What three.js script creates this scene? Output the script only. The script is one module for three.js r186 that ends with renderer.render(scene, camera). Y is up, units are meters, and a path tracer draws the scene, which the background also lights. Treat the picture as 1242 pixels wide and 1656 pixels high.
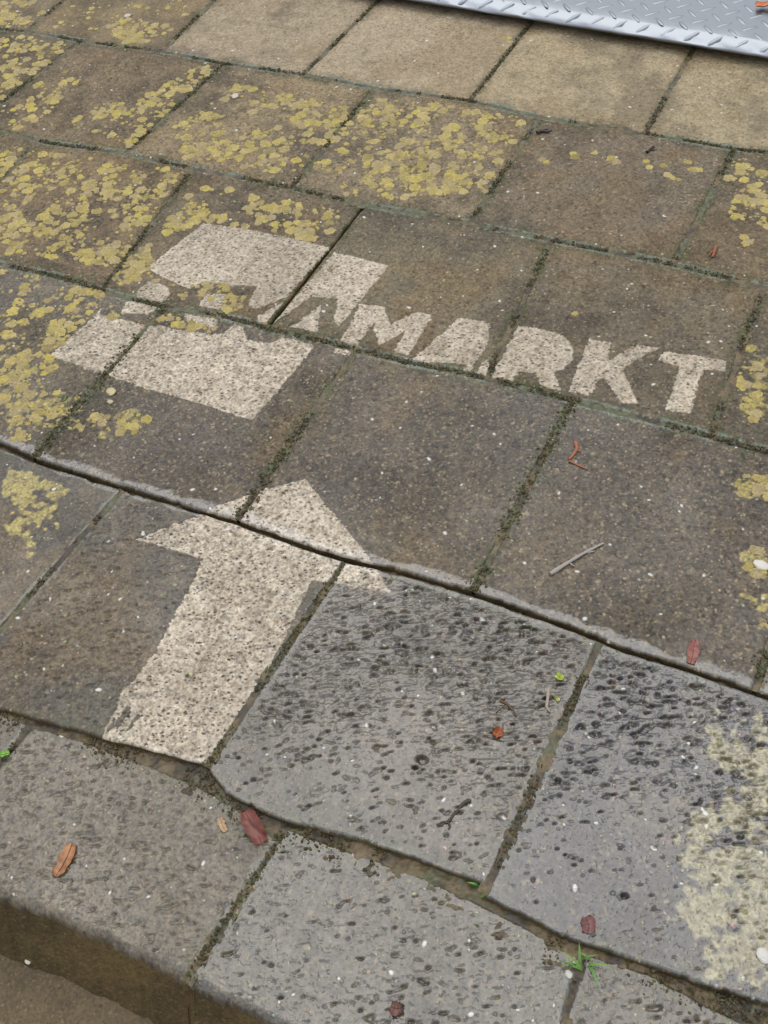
import * as THREE from 'three';
import { mergeGeometries } from 'three/addons/utils/BufferGeometryUtils.js';

// ---------------------------------------------------------------- camera, sky, sun, exposure
const PW = 1242, PH = 1656, F = 1800;
const CAM = new THREE.Vector3(0.96283, 0.99171, 1.81379);
const AX = [[0.898684, -0.103462, -0.426219], [0.273842, -0.626734, 0.729531], [-0.342604, -0.772334, -0.534904]]; // right, down, forward
const scene = new THREE.Scene();
const camera = new THREE.PerspectiveCamera(2 * Math.atan(PH / 2 / F) * 180 / Math.PI, PW / PH, 0.02, 200);
camera.position.copy(CAM);
camera.quaternion.setFromRotationMatrix(new THREE.Matrix4().makeBasis(
  new THREE.Vector3(...AX[0]), new THREE.Vector3(...AX[1]).negate(), new THREE.Vector3(...AX[2]).negate()));
const renderer = new THREE.WebGLRenderer({ antialias: true });
renderer.toneMapping = THREE.LinearToneMapping;
renderer.toneMappingExposure = 1.5;
renderer.shadowMap.enabled = true;
{ // overcast sky: three times brighter overhead than at the horizon
  const w = 64, h = 64, d = new Float32Array(w * h * 4);
  for (let j = 0; j < h; j++) for (let i = 0; i < w; i++) {
    const el = ((j + 0.5) / h - 0.5) * Math.PI, s = Math.sin(el);
    const L = el > 0 ? (1 + 2 * s) / 3 : 0.12;
    const o = (j * w + i) * 4;
    d[o] = L * 0.95; d[o + 1] = L * 0.985; d[o + 2] = L * 1.06; d[o + 3] = 1;
  }
  const t = new THREE.DataTexture(d, w, h, THREE.RGBAFormat, THREE.FloatType);
  t.mapping = THREE.EquirectangularReflectionMapping; t.magFilter = t.minFilter = THREE.LinearFilter; t.needsUpdate = true;
  scene.background = t; scene.environment = t;
}
const sun = new THREE.DirectionalLight(0xfff9f0, 0.85);
sun.position.set(-0.95, 3.6, -1.5); sun.castShadow = true; sun.shadow.radius = 110; // the bright, wide patch of cloud in front of the sun
Object.assign(sun.shadow.camera, { left: -3, right: 3, top: 3, bottom: -3, near: 0.1, far: 12 });
sun.shadow.mapSize.set(2048, 2048);
scene.add(sun, sun.target);

// ---------------------------------------------------------------- helpers
function g(px, py, y = 0) { // the point at height y that a photograph pixel looks at
  const a = (px - PW / 2) / F, b = (py - PH / 2) / F;
  const d = [0, 1, 2].map((i) => AX[0][i] * a + AX[1][i] * b + AX[2][i]);
  const s = (y - CAM.y) / d[1];
  return [CAM.x + s * d[0], y, CAM.z + s * d[2]];
}
function rng(seed) { let s = seed >>> 0; return () => { s = (s + 0x6D2B79F5) | 0; let t = Math.imul(s ^ (s >>> 15), 1 | s); t = (t + Math.imul(t ^ (t >>> 7), 61 | t)) ^ t; return ((t ^ (t >>> 14)) >>> 0) / 4294967296; }; }
function hash(i, j, k = 0) { let h = Math.imul(i, 374761393) ^ Math.imul(j, 668265263) ^ Math.imul(k + 17, 974634551); h = Math.imul(h ^ (h >>> 13), 1274126177); h = Math.imul(h ^ (h >>> 15), 739982445); return ((h ^ (h >>> 16)) >>> 0) / 4294967296; }
function vn(x, y, k = 0) { const i = Math.floor(x), j = Math.floor(y); let a = x - i, b = y - j; a = a * a * (3 - 2 * a); b = b * b * (3 - 2 * b); const p = hash(i, j, k), q = hash(i + 1, j, k), r = hash(i, j + 1, k), s = hash(i + 1, j + 1, k); return p + (q - p) * a + (r - p) * b + (p - q - r + s) * a * b; }
function fbm(x, y, k = 0, n = 4) { let s = 0, w = 0.5, t = 0; for (let o = 0; o < n; o++) { s += w * vn(x, y, k + o * 7); t += w; x = x * 2.03 + 3.1; y = y * 2.03 + 1.7; w *= 0.5; } return s / t; }
const sm = (a, b, x) => { const t = Math.min(1, Math.max(0, (x - a) / (b - a))); return t * t * (3 - 2 * t); };
const lerp = (a, b, t) => a + (b - a) * t;
const clamp = (x, a = 0, b = 1) => Math.min(b, Math.max(a, x));
const lin = (c) => (c /= 255) <= 0.04045 ? c / 12.92 : Math.pow((c + 0.055) / 1.055, 2.4);
const enc = (c) => { c = clamp(c); return 255 * (c <= 0.0031308 ? 12.92 * c : 1.055 * Math.pow(c, 1 / 2.4) - 0.055); };
const SC = 1.6; // how much brighter a matt surface shows in the photograph than its base colour
const col = (r, gr, b) => [lin(r) / SC, lin(gr) / SC, lin(b) / SC];
const used = {};
function numbered(n) { const c = used[n] = (used[n] ?? -1) + 1; return c ? n + '_' + String(c).padStart(3, '0') : n; }
function shade(o) { o.traverse((m) => { if (m.isMesh) { m.castShadow = true; m.receiveShadow = true; } }); return o; }
function tag(o, label, category, group) { o.userData.label = label; o.userData.category = category; if (group) o.userData.group = group; return o; }
function thing(name, label, category, pos, group) { const o = new THREE.Group(); o.name = numbered(name); o.position.set(...pos); tag(o, label, category, group); scene.add(o); return o; }
function part(name, geo, mat, parent) { const m = new THREE.Mesh(geo, mat); m.name = name; parent.add(m); return m; }
function geoOf(pos, idx, extra = {}) { const b = new THREE.BufferGeometry(); b.setAttribute('position', new THREE.Float32BufferAttribute(pos, 3)); for (const k in extra) b.setAttribute(k, new THREE.Float32BufferAttribute(extra[k], k === 'uv' ? 2 : 3)); b.setIndex(idx); b.computeVertexNormals(); return b; }

// ---------------------------------------------------------------- layout of the paving, traced joint by joint
const PITCH = 0.302, TH = 0.055;
function edge(pts, y, dz = 0) { // a traced course line as z(x)
  const w = pts.map(([a, b]) => g(a, b, y)).map((p) => [p[0], p[2] + dz]).sort((a, b) => a[0] - b[0]);
  return w;
}
function zAt(w, x) {
  const n = w.length, mean = w.reduce((s, p) => s + p[1], 0) / n;
  if (x <= w[0][0]) return lerp(w[0][1], mean, clamp((w[0][0] - x) / 0.3));
  if (x >= w[n - 1][0]) return lerp(w[n - 1][1], mean, clamp((x - w[n - 1][0]) / 0.3));
  for (let i = 1; i < n; i++) if (x <= w[i][0]) return lerp(w[i - 1][1], w[i][1], (x - w[i - 1][0]) / (w[i][0] - w[i - 1][0] || 1));
  return mean;
}
const J1 = [[0, 47], [45, 50], [125, 65], [200, 75], [265, 83], [365, 103], [495, 120], [600, 141], [756, 162], [876, 189], [1041, 215], [1186, 240], [1242, 246]];
const J2 = [[0, 210], [75, 230], [200, 247], [310, 272], [465, 301], [585, 330], [763, 361], [893, 388], [1087, 427], [1242, 465]];
const J3 = [[0, 426], [80, 444], [133, 458], [180, 475], [260, 495], [340, 506], [404, 522], [436, 532], [542, 556], [574, 565], [662, 586], [757, 604], [795, 613], [911, 643], [1039, 676], [1140, 702], [1242, 731]];
const J4u = [[0, 714], [53, 738], [133, 765], [212, 789], [319, 823], [380, 839], [478, 874], [553, 898], [635, 918], [765, 955], [848, 985], [922, 1011], [1007, 1046], [1108, 1076], [1242, 1124]];
const J4l = [[0, 723], [53, 746], [159, 780], [255, 809], [383, 848], [478, 883], [563, 911], [640, 926], [765, 963], [848, 993], [922, 1019], [1007, 1053], [1108, 1084], [1242, 1131]];
const J5u = [[0, 1129], [21, 1148], [69, 1166], [159, 1193], [250, 1216], [332, 1237], [345, 1258], [367, 1281], [420, 1308], [468, 1328], [582, 1356], [660, 1379], [765, 1422], [789, 1452], [850, 1480], [911, 1516], [986, 1538], [1050, 1561], [1150, 1596], [1242, 1624]];
const J5l = [[0, 1148], [53, 1173], [143, 1199], [266, 1248], [330, 1274], [367, 1296], [446, 1357], [468, 1339], [585, 1381], [660, 1409], [763, 1454], [850, 1500], [922, 1538], [965, 1544], [1055, 1575], [1172, 1640], [1242, 1670]];
const K6 = [[0, 1454], [71, 1479], [117, 1503], [177, 1528], [227, 1553], [297, 1588], [354, 1618], [418, 1648]];
const J5uK = { '-1': [[-90, 1122], [69, 1164], [159, 1191], [332, 1236]], 0: [[334, 1240], [350, 1262], [365, 1282], [370, 1284], [420, 1310], [468, 1328], [582, 1358], [660, 1383], [775, 1426]], 1: [[786, 1451], [850, 1480], [911, 1515], [986, 1538], [1050, 1561], [1150, 1596], [1242, 1624], [1300, 1641]] };
const J5lK = { '-1': [[53, 1173], [143, 1199], [266, 1248], [330, 1276], [367, 1298], [446, 1357]], 0: [[458, 1338], [468, 1340], [585, 1381], [660, 1409], [763, 1454], [850, 1500], [922, 1538], [938, 1546]], 1: [[965, 1546], [1055, 1577], [1172, 1640], [1242, 1672]] };
const Y4b = 0.003, Y5 = -0.005;
const G = 0.0024; // half a joint
const shift = (w, d) => w.map(([x, z]) => [x, z + d]);
const e1 = edge(J1, 0), e2 = edge(J2, 0), e3 = edge(J3, 0);
const mk = (px) => px.map(([t, b]) => [t, b]);
// each row: its back and front lines, heights there, and the cross joints it is divided by (back pixel, front pixel)
const ROWS = [
  { top: shift(e1, -0.604), bot: shift(e1, -0.302 - G), yt: 0, yb: 0, off: 0.126, texture: false },
  { top: shift(e1, -0.302 + G), bot: shift(e1, -G), yt: 0, yb: 0, k0: -2, perps: [[[100, 5], [45, 47]], [[345, 0], [265, 79]], [[610, 5], [493, 117]], [[858, 40], [761, 161]], [[1123, 78], [1043, 214]]] },
  { top: shift(e1, G), bot: shift(e2, -G), yt: 0, yb: 0, k0: -2, perps: [[[126, 68], [-40, 198]], [[362, 103], [204, 246]], [[603, 144], [472, 301]], [[874, 188], [761, 358]], [[1187, 241], [1090, 425]]] },
  { top: shift(e2, G), bot: shift(e3, -G), yt: 0, yb: 0, k0: -2, perps: [[[60, 228], [-105, 405]], [[312, 273], [165, 468]], [[590, 330], [432, 531]], [[891, 389], [788, 610]], [[1235, 464], [1150, 704]]] },
  { top: shift(e3, G), bot: edge(J4u, 0), yt: 0, yb: 0, k0: -1, perps: [[[265, 497], [55, 738]], [[575, 566], [383, 840]], [[924, 648], [766, 955]]] },
  { top: edge(J4l, 0), bot: edge(J5u, Y4b), yt: 0, yb: Y4b, k0: -1, perps: [[[195, 797], [-85, 1115]], [[556, 909], [334, 1240]], [[969, 1040], [784, 1443]]] },
  { top: edge(J5l, Y5), bot: edge(K6, Y5), yt: Y5, yb: Y5, k0: -1, kerb: true, perps: [[[50, 1174], [-150, 1420]], [[457, 1348], [298, 1592]], [[942, 1548], [862, 1830]]] },
];
ROWS[5].botK = Object.fromEntries(Object.entries(J5uK).map(([k, p]) => [k, edge(p, Y4b)]));
ROWS[6].topK = Object.fromEntries(Object.entries(J5lK).map(([k, p]) => [k, edge(p, Y5)]));
for (const r of ROWS) {
  if (r.perps) r.px = r.perps.map(([t, b]) => [g(...t, r.yt), g(...b, r.yb)]);
  r.cross = (k, v) => { // x of cross joint k at share v of the row's depth
    if (!r.px) return r.off + k * PITCH;
    const i = k - r.k0, n = r.px.length, c = clamp(i, 0, n - 1), [a, b] = r.px[c];
    let x = lerp(a[0], b[0], v);
    if (i !== c) x = lerp(x, (a[0] + b[0]) / 2, clamp(Math.abs(i - c) / 2)) + (i - c) * PITCH;
    return x;
  };
}
ROWS.push({ top: shift(e1, -0.906), bot: shift(e1, -0.604 - G * 2), yt: 0, yb: 0, off: -0.02, texture: false, cross: (k) => -0.02 + k * PITCH }, { top: shift(e1, -1.208), bot: shift(e1, -0.906 - G * 2), yt: 0, yb: 0, texture: false, cross: (k) => 0.11 + k * PITCH });
const KMIN = -6, KMAX = 7, XMIN = -1.75, XMAX = 2.4;

// ---------------------------------------------------------------- the cleaned lettering and arrow, as outlines on the slabs
const SIGN = [
  [[330, 360], [420, 374], [480, 387], [533, 400], [462, 481], [440, 490], [410, 500], [402, 492], [416, 464], [395, 461], [378, 462], [355, 500], [322, 495], [333, 474], [371, 476], [376, 463], [330, 455], [305, 466], [271, 452], [242, 436], [243, 428]],
  [[418, 510], [459, 487], [466, 479], [430, 523], [416, 518]],
  [[541, 407], [585, 418], [629, 430], [580, 487], [565, 508], [547, 525], [541, 521], [546, 483], [503, 479], [439, 525]],
  [[519, 493], [512, 538], [469, 529]],
  [[239, 455], [262, 459], [273, 467], [274, 476], [263, 489], [217, 479], [226, 467]],
  [[209, 482], [255, 496], [250, 503], [238, 508], [195, 506]],
  [[300, 507], [351, 516], [349, 529], [317, 525], [298, 517]],
  [[167, 496], [155, 509], [81, 575], [165, 603], [250, 632], [330, 654], [407, 679], [455, 625], [504, 566], [506, 558], [457, 545], [437, 555], [399, 549], [393, 529], [378, 522], [361, 539], [307, 536], [263, 528], [229, 524], [195, 516], [160, 508]],
  [[583, 491], [620, 495], [631, 525], [673, 503], [698, 508], [660, 574], [637, 566], [657, 534], [612, 558], [603, 522], [577, 559], [550, 551]],
  [[542, 563], [568, 567], [565, 574], [537, 570]],
  [[743, 513], [790, 521], [789, 556], [758, 602], [751, 598], [754, 590], [686, 584], [668, 580]],
  [[790, 578], [789, 609], [764, 604]],
  [[836, 527], [854, 528], [898, 537], [918, 550], [928, 568], [923, 584], [910, 597], [895, 602], [907, 631], [873, 624], [864, 604], [838, 600], [829, 617], [795, 609]],
  [[953, 547], [989, 552], [981, 583], [1032, 558], [1065, 562], [1005, 596], [1033, 653], [1004, 651], [976, 611], [966, 614], [956, 639], [918, 632], [943, 571]],
  [[1072, 567], [1122, 574], [1174, 583], [1171, 600], [1136, 598], [1116, 668], [1075, 662], [1100, 592], [1066, 582]],
  // arrow
  [[494, 774], [418, 792], [356, 817], [220, 871], [328, 901], [318, 925], [250, 1060], [200, 1116], [165, 1195], [250, 1220], [335, 1240], [405, 1130], [455, 1040], [503, 938], [541, 940], [632, 960], [594, 897]],
];
const UNWASHED = [[[529, 434], [538, 436], [537, 442], [528, 440]], [[205, 1140], [214, 1146], [200, 1168], [188, 1180], [184, 1174], [196, 1158]], [[222, 1152], [228, 1156], [216, 1172], [208, 1184], [205, 1178]], [[186, 1160], [190, 1164], [178, 1186], [172, 1186]]];
const STAIN = [ // worn yellow crust without a relief of its own
  [0.75, [[0, 745], [60, 760], [110, 790], [95, 830], [50, 890], [0, 905]]], [0.6, [[100, 650], [230, 665], [235, 700], [150, 718], [95, 690]]],
  [0.62, [[1160, 1140], [1242, 1140], [1242, 1245], [1170, 1240], [1140, 1190]]], [0.72, [[1120, 1330], [1160, 1270], [1242, 1230], [1290, 1400], [1242, 1600], [1150, 1580], [1085, 1470]]],
  [0.75, [[1190, 765], [1260, 760], [1260, 815], [1195, 808]]], [0.7, [[1195, 880], [1260, 885], [1260, 940], [1200, 928]]], [0.7, [[1190, 560], [1260, 535], [1260, 705], [1205, 690]]],
  [0.6, [[1205, 960], [1260, 950], [1250, 1040], [1200, 1020]]], [0.5, [[0, 560], [85, 575], [115, 620], [90, 700], [0, 705]]],
  [0.42, [[590, 190], [830, 200], [770, 305], [560, 300]]], [0.4, [[0, 250], [300, 290], [190, 430], [0, 400]]], [0.4, [[300, 180], [580, 190], [480, 285], [300, 250]]],
];
const SOOT = [[[230, 190], [320, 150], [345, 110], [360, 120], [215, 240], [110, 210]], [[0, 60], [120, 80], [0, 200]], [[430, 230], [560, 200], [480, 290], [400, 270]], [[100, 300], [280, 300], [170, 440], [60, 430]], [[330, 310], [560, 345], [560, 400], [330, 360]], [[60, 640], [240, 670], [420, 690], [330, 800], [60, 730]]];
const BASE = { // colour each slab shows in the photograph
  '1,-3': [118, 107, 86], '1,-2': [128, 113, 88], '1,-1': [152, 138, 118], '1,0': [158, 144, 123], '1,1': [156, 142, 117], '1,2': [154, 141, 116],
  '2,-4': [104, 96, 78], '2,-3': [104, 96, 78], '2,-2': [118, 104, 84], '2,-1': [136, 121, 97], '2,0': [130, 117, 97], '2,1': [110, 100, 87], '2,2': [100, 92, 80],
  '3,-3': [112, 100, 78], '3,-2': [122, 106, 84], '3,-1': [108, 98, 82], '3,0': [108, 100, 84], '3,1': [108, 99, 85], '3,2': [92, 86, 75],
  '4,-3': [104, 95, 80], '4,-2': [104, 95, 80], '4,-1': [92, 83, 70], '4,0': [92, 84, 73], '4,1': [93, 85, 75], '4,2': [98, 96, 90],
  '5,-2': [90, 84, 74], '5,-1': [96, 90, 80], '5,0': [98, 91, 82], '5,1': [82, 80, 80], '5,2': [95, 90, 82],
  '6,-2': [104, 96, 80], '6,-1': [112, 103, 88], '6,0': [100, 94, 84], '6,1': [104, 97, 86],
};
const WET = { '4,-2': 0.3, '4,-1': 0.3, '4,0': 0.35, '4,1': 0.35, '4,2': 0.6, '5,-2': 0.45, '5,-1': 0.4, '5,0': 0.9, '5,1': 1, '5,2': 1, '6,-2': 0.6, '6,-1': 0.65, '6,0': 0.95, '6,1': 0.8 };
const wetOf = (r, k) => WET[r + ',' + k] ?? (r >= 5 ? 0.6 : 0.1);
const baseOf = (r, k) => { const b = BASE[r + ',' + k]; if (b) return b; const t = (hash(r, k, 5) - 0.5) * 24; return [114 + t, 103 + t, 86 + t * 0.8]; };
const ED = [0.903, -0.428]; // the way the pits in the surface are drawn out

const HOLES = [[683, 1229, 0.0055], [671, 1242, 0.0028], [902, 1262, 0.003], [1010, 1450, 0.003]].map(([a, b, R]) => { const p = g(a, b); return [p[0], p[2], R]; });
// relief of the wet, worn slabs: flat skin broken by small pits (metres, 0 = skin)
function pits(x, z, r, k) {
  const a = x * ED[0] + z * ED[1], b = -x * ED[1] + z * ED[0];
  const w = wetOf(r, k);
  let th, depth;
  const big = fbm(x * 9, z * 9, 31, 3);
  if (r === 5 && k === 0) { th = 0.58 + sm(1.28, 1.5, z) * 0.06 + (big - 0.5) * 0.2; depth = 0.0017; }
  else if (r === 5 && k >= 1) { th = 0.55 + sm(1.3, 1.42, z) * 0.15 + (big - 0.5) * 0.3; depth = 0.0019; }
  else if (r === 6 && k >= 0) { th = 0.66 + (big - 0.5) * 0.25; depth = 0.0015; }
  else if (r >= 5) { th = 0.56 + (big - 0.5) * 0.2; depth = 0.0009; }
  else { th = 0.55 + (big - 0.5) * 0.2; depth = 0.0006; }
  const wob = vn(x * 160, z * 160, 9) * 0.6;
  const n = 0.66 * vn(a * 140 + wob, b * 300 + wob, 3) + 0.34 * vn(a * 290, b * 500, 4);
  let h = -depth * 1.9 * sm(th, th + 0.3, n) * (0.75 + 0.5 * n);
  if (r === 5 && k >= 0) { // rippled skin at the back of the two wettest slabs
    const rip = (k ? 0.55 : 1) * sm(1.5, 1.3, z + (big - 0.5) * 0.25);
    h += rip * 0.005 * (0.65 * vn(a * 85 + wob * 1.5, b * 230 + wob, 13) + 0.35 * vn(a * 190, b * 420, 14) - 0.5);
  } else h += 0.0007 * (vn(a * 150, b * 260, 15) - 0.5) * (r >= 5 ? 1.4 : 1);
  for (const [hx, hz, R] of HOLES) { const d = Math.hypot((x - hx) * 0.75, z - hz); if (d < R) h -= 0.006 * sm(R, R * 0.4, d); }
  return h;
}
function lay(x, z, r, k) { // slow unevenness of a slab
  return (fbm(x * 7 + k * 3.7, z * 7 + r * 5.1, 12, 3) - 0.5) * 0.0022;
}

// ---------------------------------------------------------------- textures, one set for each row
function fill(buf, W, H, toT, poly, value) {
  const p = poly.map(toT);
  let y0 = Infinity, y1 = -Infinity; for (const q of p) { y0 = Math.min(y0, q[1]); y1 = Math.max(y1, q[1]); }
  for (let j = Math.max(0, Math.ceil(y0)); j <= Math.min(H - 1, Math.floor(y1)); j++) {
    const xs = [];
    for (let i = 0; i < p.length; i++) { const a = p[i], b = p[(i + 1) % p.length]; if ((a[1] <= j) !== (b[1] <= j)) xs.push(a[0] + (j - a[1]) / (b[1] - a[1]) * (b[0] - a[0])); }
    xs.sort((a, b) => a - b);
    for (let i = 0; i + 1 < xs.length; i += 2) for (let x = Math.max(0, Math.ceil(xs[i])); x <= Math.min(W - 1, xs[i + 1]); x++) buf[j * W + x] = Math.max(buf[j * W + x], value);
  }
}
function blur(src, W, H, rad) {
  const run = (s, n, m, sn, sm_) => { const o = new Float32Array(s.length); for (let j = 0; j < m; j++) { let acc = 0, c = 0; for (let i = -rad; i < n; i++) { if (i + rad < n) { acc += s[j * sm_ + (i + rad) * sn]; c++; } if (i - rad - 1 >= 0) { acc -= s[j * sm_ + (i - rad - 1) * sn]; c--; } if (i >= 0) o[j * sm_ + i * sn] = acc / c; } } return o; };
  let b = src; for (let q = 0; q < 2; q++) { b = run(b, W, H, 1, W); b = run(b, H, W, W, 1); } return b;
}
function splat(A, W, H, x, y, rx, ry, ang, c, amt, hgt) { // one grain of sand or stone
  const R = Math.ceil(Math.max(rx, ry)), ca = Math.cos(ang), sa = Math.sin(ang);
  for (let j = Math.max(0, Math.floor(y - R)); j <= Math.min(H - 1, y + R); j++) for (let i = Math.max(0, Math.floor(x - R)); i <= Math.min(W - 1, x + R); i++) {
    const dx = i - x, dy = j - y, u = (dx * ca + dy * sa) / rx, v = (-dx * sa + dy * ca) / ry, d = u * u + v * v;
    if (d > 1) continue;
    const o = j * W + i, t = amt * (1 - d * d);
    A.r[o] += (c[0] - A.r[o]) * t; A.g[o] += (c[1] - A.g[o]) * t; A.b[o] += (c[2] - A.b[o]) * t; A.h[o] += hgt * (1 - d);
  }
}
function tex(data, W, H, srgb) { const t = new THREE.DataTexture(data, W, H); t.magFilter = THREE.LinearFilter; t.minFilter = THREE.LinearMipmapLinearFilter; t.generateMipmaps = true; if (srgb) t.colorSpace = THREE.SRGBColorSpace; t.needsUpdate = true; return t; }

function rowTextures(r, row) {
  const xs = []; // the stretch of the row that the photograph shows, to whole slabs
  for (const [w, y] of [[row.top, row.yt], [row.bot, row.yb]]) xs.push(w[0][0], w[w.length - 1][0]);
  if (row.kerb) xs.push(1.08);
  let ka = KMIN, kb = KMAX;
  while (row.cross(ka + 1, 0.5) < Math.min(...xs) - 0.02) ka++;
  while (row.cross(kb, 0.5) > Math.max(...xs) + 0.02) kb--;
  const x0 = Math.min(row.cross(ka, 0), row.cross(ka, 1)) - 0.01, x1 = Math.max(row.cross(kb + 1, 0), row.cross(kb + 1, 1)) + 0.01;
  let z0 = Infinity, z1 = -Infinity;
  for (let x = x0; x < x1; x += 0.02) { z0 = Math.min(z0, zAt(row.top, x)); z1 = Math.max(z1, zAt(row.bot, x)); }
  z0 -= 0.008; z1 += 0.008;
  row.ka = ka; row.kb = kb; row.box = [x0, x1, z0, z1];
  const W = 2048, px = (x1 - x0) / W, H = Math.round((z1 - z0) / px), N = W * H;
  const ym = (row.yt + row.yb) / 2;
  const toT = ([a, b]) => { const p = g(a, b, ym); return [(p[0] - x0) / px, (p[2] - z0) / px]; };
  const sign = new Float32Array(N); for (const p of SIGN) fill(sign, W, H, toT, p, 1);
  for (const p of UNWASHED) { const cut = new Float32Array(N); fill(cut, W, H, toT, p, 1); for (let o = 0; o < N; o++) if (cut[o]) sign[o] = 0; }
  let stain = new Float32Array(N); for (const [v, p] of STAIN) fill(stain, W, H, toT, p, v);
  let soot = new Float32Array(N); for (const p of SOOT) fill(soot, W, H, toT, p, 1);
  stain = blur(stain, W, H, Math.round(0.008 / px)); soot = blur(soot, W, H, Math.round(0.018 / px));
  row.sign = { buf: sign, W, H, px, x0, z0 };
  const A = { r: new Float32Array(N), g: new Float32Array(N), b: new Float32Array(N), h: new Float32Array(N) };
  const rough = new Float32Array(N), spec = new Float32Array(N), clean = new Float32Array(N), wet = new Float32Array(N);
  const rand = rng(100 + r);
  const lift = r <= 1 ? 1.5 : r <= 3 ? 1.42 : r === 4 ? 1.08 : 1.06;
  const cb = {}; for (let k = ka - 1; k <= kb + 1; k++) cb[k] = col(...baseOf(r, k)).map((q, e) => q * lift * [1.01, 1, r === 4 ? 0.92 : 0.95][e]);
  const tan = col(150, 128, 92), dark = col(62, 55, 47), grn = col(72, 84, 52), teal = col(136, 148, 134), brown = col(92, 74, 48), crust = col(188, 172, 102), pale = col(168, 160, 124), cln = col(218, 204, 182), rimSheen = col(140, 140, 142), plum = col(80, 73, 66), rust = col(142, 116, 78);
  let k = ka;
  for (let j = 0; j < H; j++) {
    const z = z0 + (j + 0.5) * px;
    k = ka - 1; let nx = -Infinity, pxk = 0;
    for (let i = 0; i < W; i++) {
      const x = x0 + (i + 0.5) * px, o = j * W + i;
      if (x > nx) { do { k++; const zc0 = zAt(row.top, row.cross(k, 0.5)), zc1 = zAt(row.bot, row.cross(k, 0.5)), v = clamp((z - zc0) / (zc1 - zc0)); pxk = row.cross(k, v); nx = row.cross(k + 1, v); } while (x > nx && k < kb + 1); }
      if ((i & 3) === 0 || i === 0) { row._zt = zAt(row.topK?.[k] ?? row.top, x); row._zb = zAt(row.botK?.[k] ?? row.bot, x); }
      const b = cb[k] ?? cb[kb];
      const dxe = Math.min(x - pxk, nx - x), dt = z - row._zt, db = row._zb - z, de = Math.min(dxe, dt, db);
      const f1 = fbm(x * 11 + r * 9, z * 11, 40, 4), f2 = fbm(x * 42, z * 42 + r * 5, 50, 3), f3 = vn(x * 420, z * 420, 60), f4 = vn(x * 950, z * 950, 61), f5 = vn(x * 160, z * 160, 62);
      let R = b[0], Gc = b[1], B = b[2];
      const mix = (c, t) => { R += (c[0] - R) * t; Gc += (c[1] - Gc) * t; B += (c[2] - B) * t; };
      mix(tan, (r <= 1 ? 0.25 : r <= 3 ? 0.45 : 0.16) * sm(0.5, 0.75, f1 * 0.6 + f2 * 0.4));
      mix(dark, (r <= 1 ? 0.3 : 0.5) * sm(0.5, 0.72, f2 * 0.5 + fbm(x * 8 + 40, z * 8 + r, 45, 4) * 0.5));
      mix(plum, 0.75 * soot[o] * sm(0.4, 0.56, f2 * 0.7 + f5 * 0.3));
      if (r <= 4 || (r === 5 && k < 0)) { const f6 = fbm(x * 5 + 11, z * 5 + 3, 48, 3), f7 = fbm(x * 24 + 5, z * 24, 49, 3); mix(plum, (r === 5 ? 0.3 : 0.42) * sm(0.5, 0.66, 0.55 * f6 + 0.45 * f7)); mix(rust, 0.34 * sm(0.5, 0.66, 0.5 * (1 - f6) + 0.5 * fbm(x * 17, z * 17 + 8, 47, 3))); }
      // brown dirt and green growth creeping in from the joints
      const gs = r <= 1 ? 0.5 : r <= 4 ? 0.85 : 0.55, reach = 0.012 + 0.016 * fbm(x * 14, z * 14, 70, 2);
      const nearE = (row.kerb ? Math.min(dxe, dt) : Math.min(dxe, dt, r === 4 ? 1 : db));
      const creep = sm(reach, 0.0, nearE) * gs;
      mix(brown, 0.5 * creep * sm(0.3, 0.6, f5)); mix(grn, creep * sm(0.42, 0.62, 0.5 * f2 + 0.5 * f5));
      if (r >= 1 && r <= 4) mix(teal, 0.8 * sm(0.0085, 0.003, Math.min(dt, r === 4 ? 1 : db)) * sm(0.42, 0.55, f5 * 0.35 + fbm(x * 16, z * 16, 52, 2) * 0.65));  // patchy pale teal band along the back and front edges
      // wetness; standing water smears its rim along the sunken joint in front of row 4
      let w = clamp(wetOf(r, k) + (f1 - 0.5) * 0.5 * (r >= 4 ? 1 : 0.3));
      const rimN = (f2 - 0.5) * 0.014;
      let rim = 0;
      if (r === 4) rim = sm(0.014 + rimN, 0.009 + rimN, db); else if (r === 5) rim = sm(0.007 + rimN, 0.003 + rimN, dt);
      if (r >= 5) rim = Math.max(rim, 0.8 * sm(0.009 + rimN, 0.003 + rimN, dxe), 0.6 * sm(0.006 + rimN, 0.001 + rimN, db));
      // the jet-washed letters: sharp but frayed edges
      const si = clamp(Math.round(i + (f5 - 0.5) * 0.0035 / px + (f3 - 0.5) * 0.0022 / px), 0, W - 1), sj = clamp(Math.round(j + (f2 - 0.5) * 0.004 / px + (f4 - 0.5) * 0.0015 / px), 0, H - 1);
      let cl = sign[sj * W + si];
      clean[o] = cl;
      const gq = r <= 1 ? 0.5 : r <= 3 ? 0.72 : 1, gr = 1 + gq * ((f3 - 0.5) * 0.85 + (f4 - 0.5) * 0.5 + (f5 - 0.5) * 0.5);
      if (cl) { R = cln[0]; Gc = cln[1]; B = cln[2]; const q = 0.85 + (f1 - 0.5) * 0.5; R *= q; Gc *= q; B *= q; w *= 0.35; mix(brown, 0.25 * sm(0.55, 0.75, f2)); }
      const st = stain[o] * (r === 3 || r === 2 ? 0.8 : 1);
      if (st > 0.02) mix(r >= 5 && x > 0.6 ? pale : crust, (cl ? 0.25 : 0.85) * sm(0.02, 0.16, st * 0.62 - 0.3 + (f2 - 0.5) * 0.9 + (f5 - 0.5) * 0.4 + (f1 - 0.5) * 0.3));
      mix(rimSheen, 0.22 * rim * sm(0.3, 0.6, f2 + 0.1));  // paler grey on the water rims: sky reflection put into the colour
      w = Math.max(w, rim);
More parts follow.
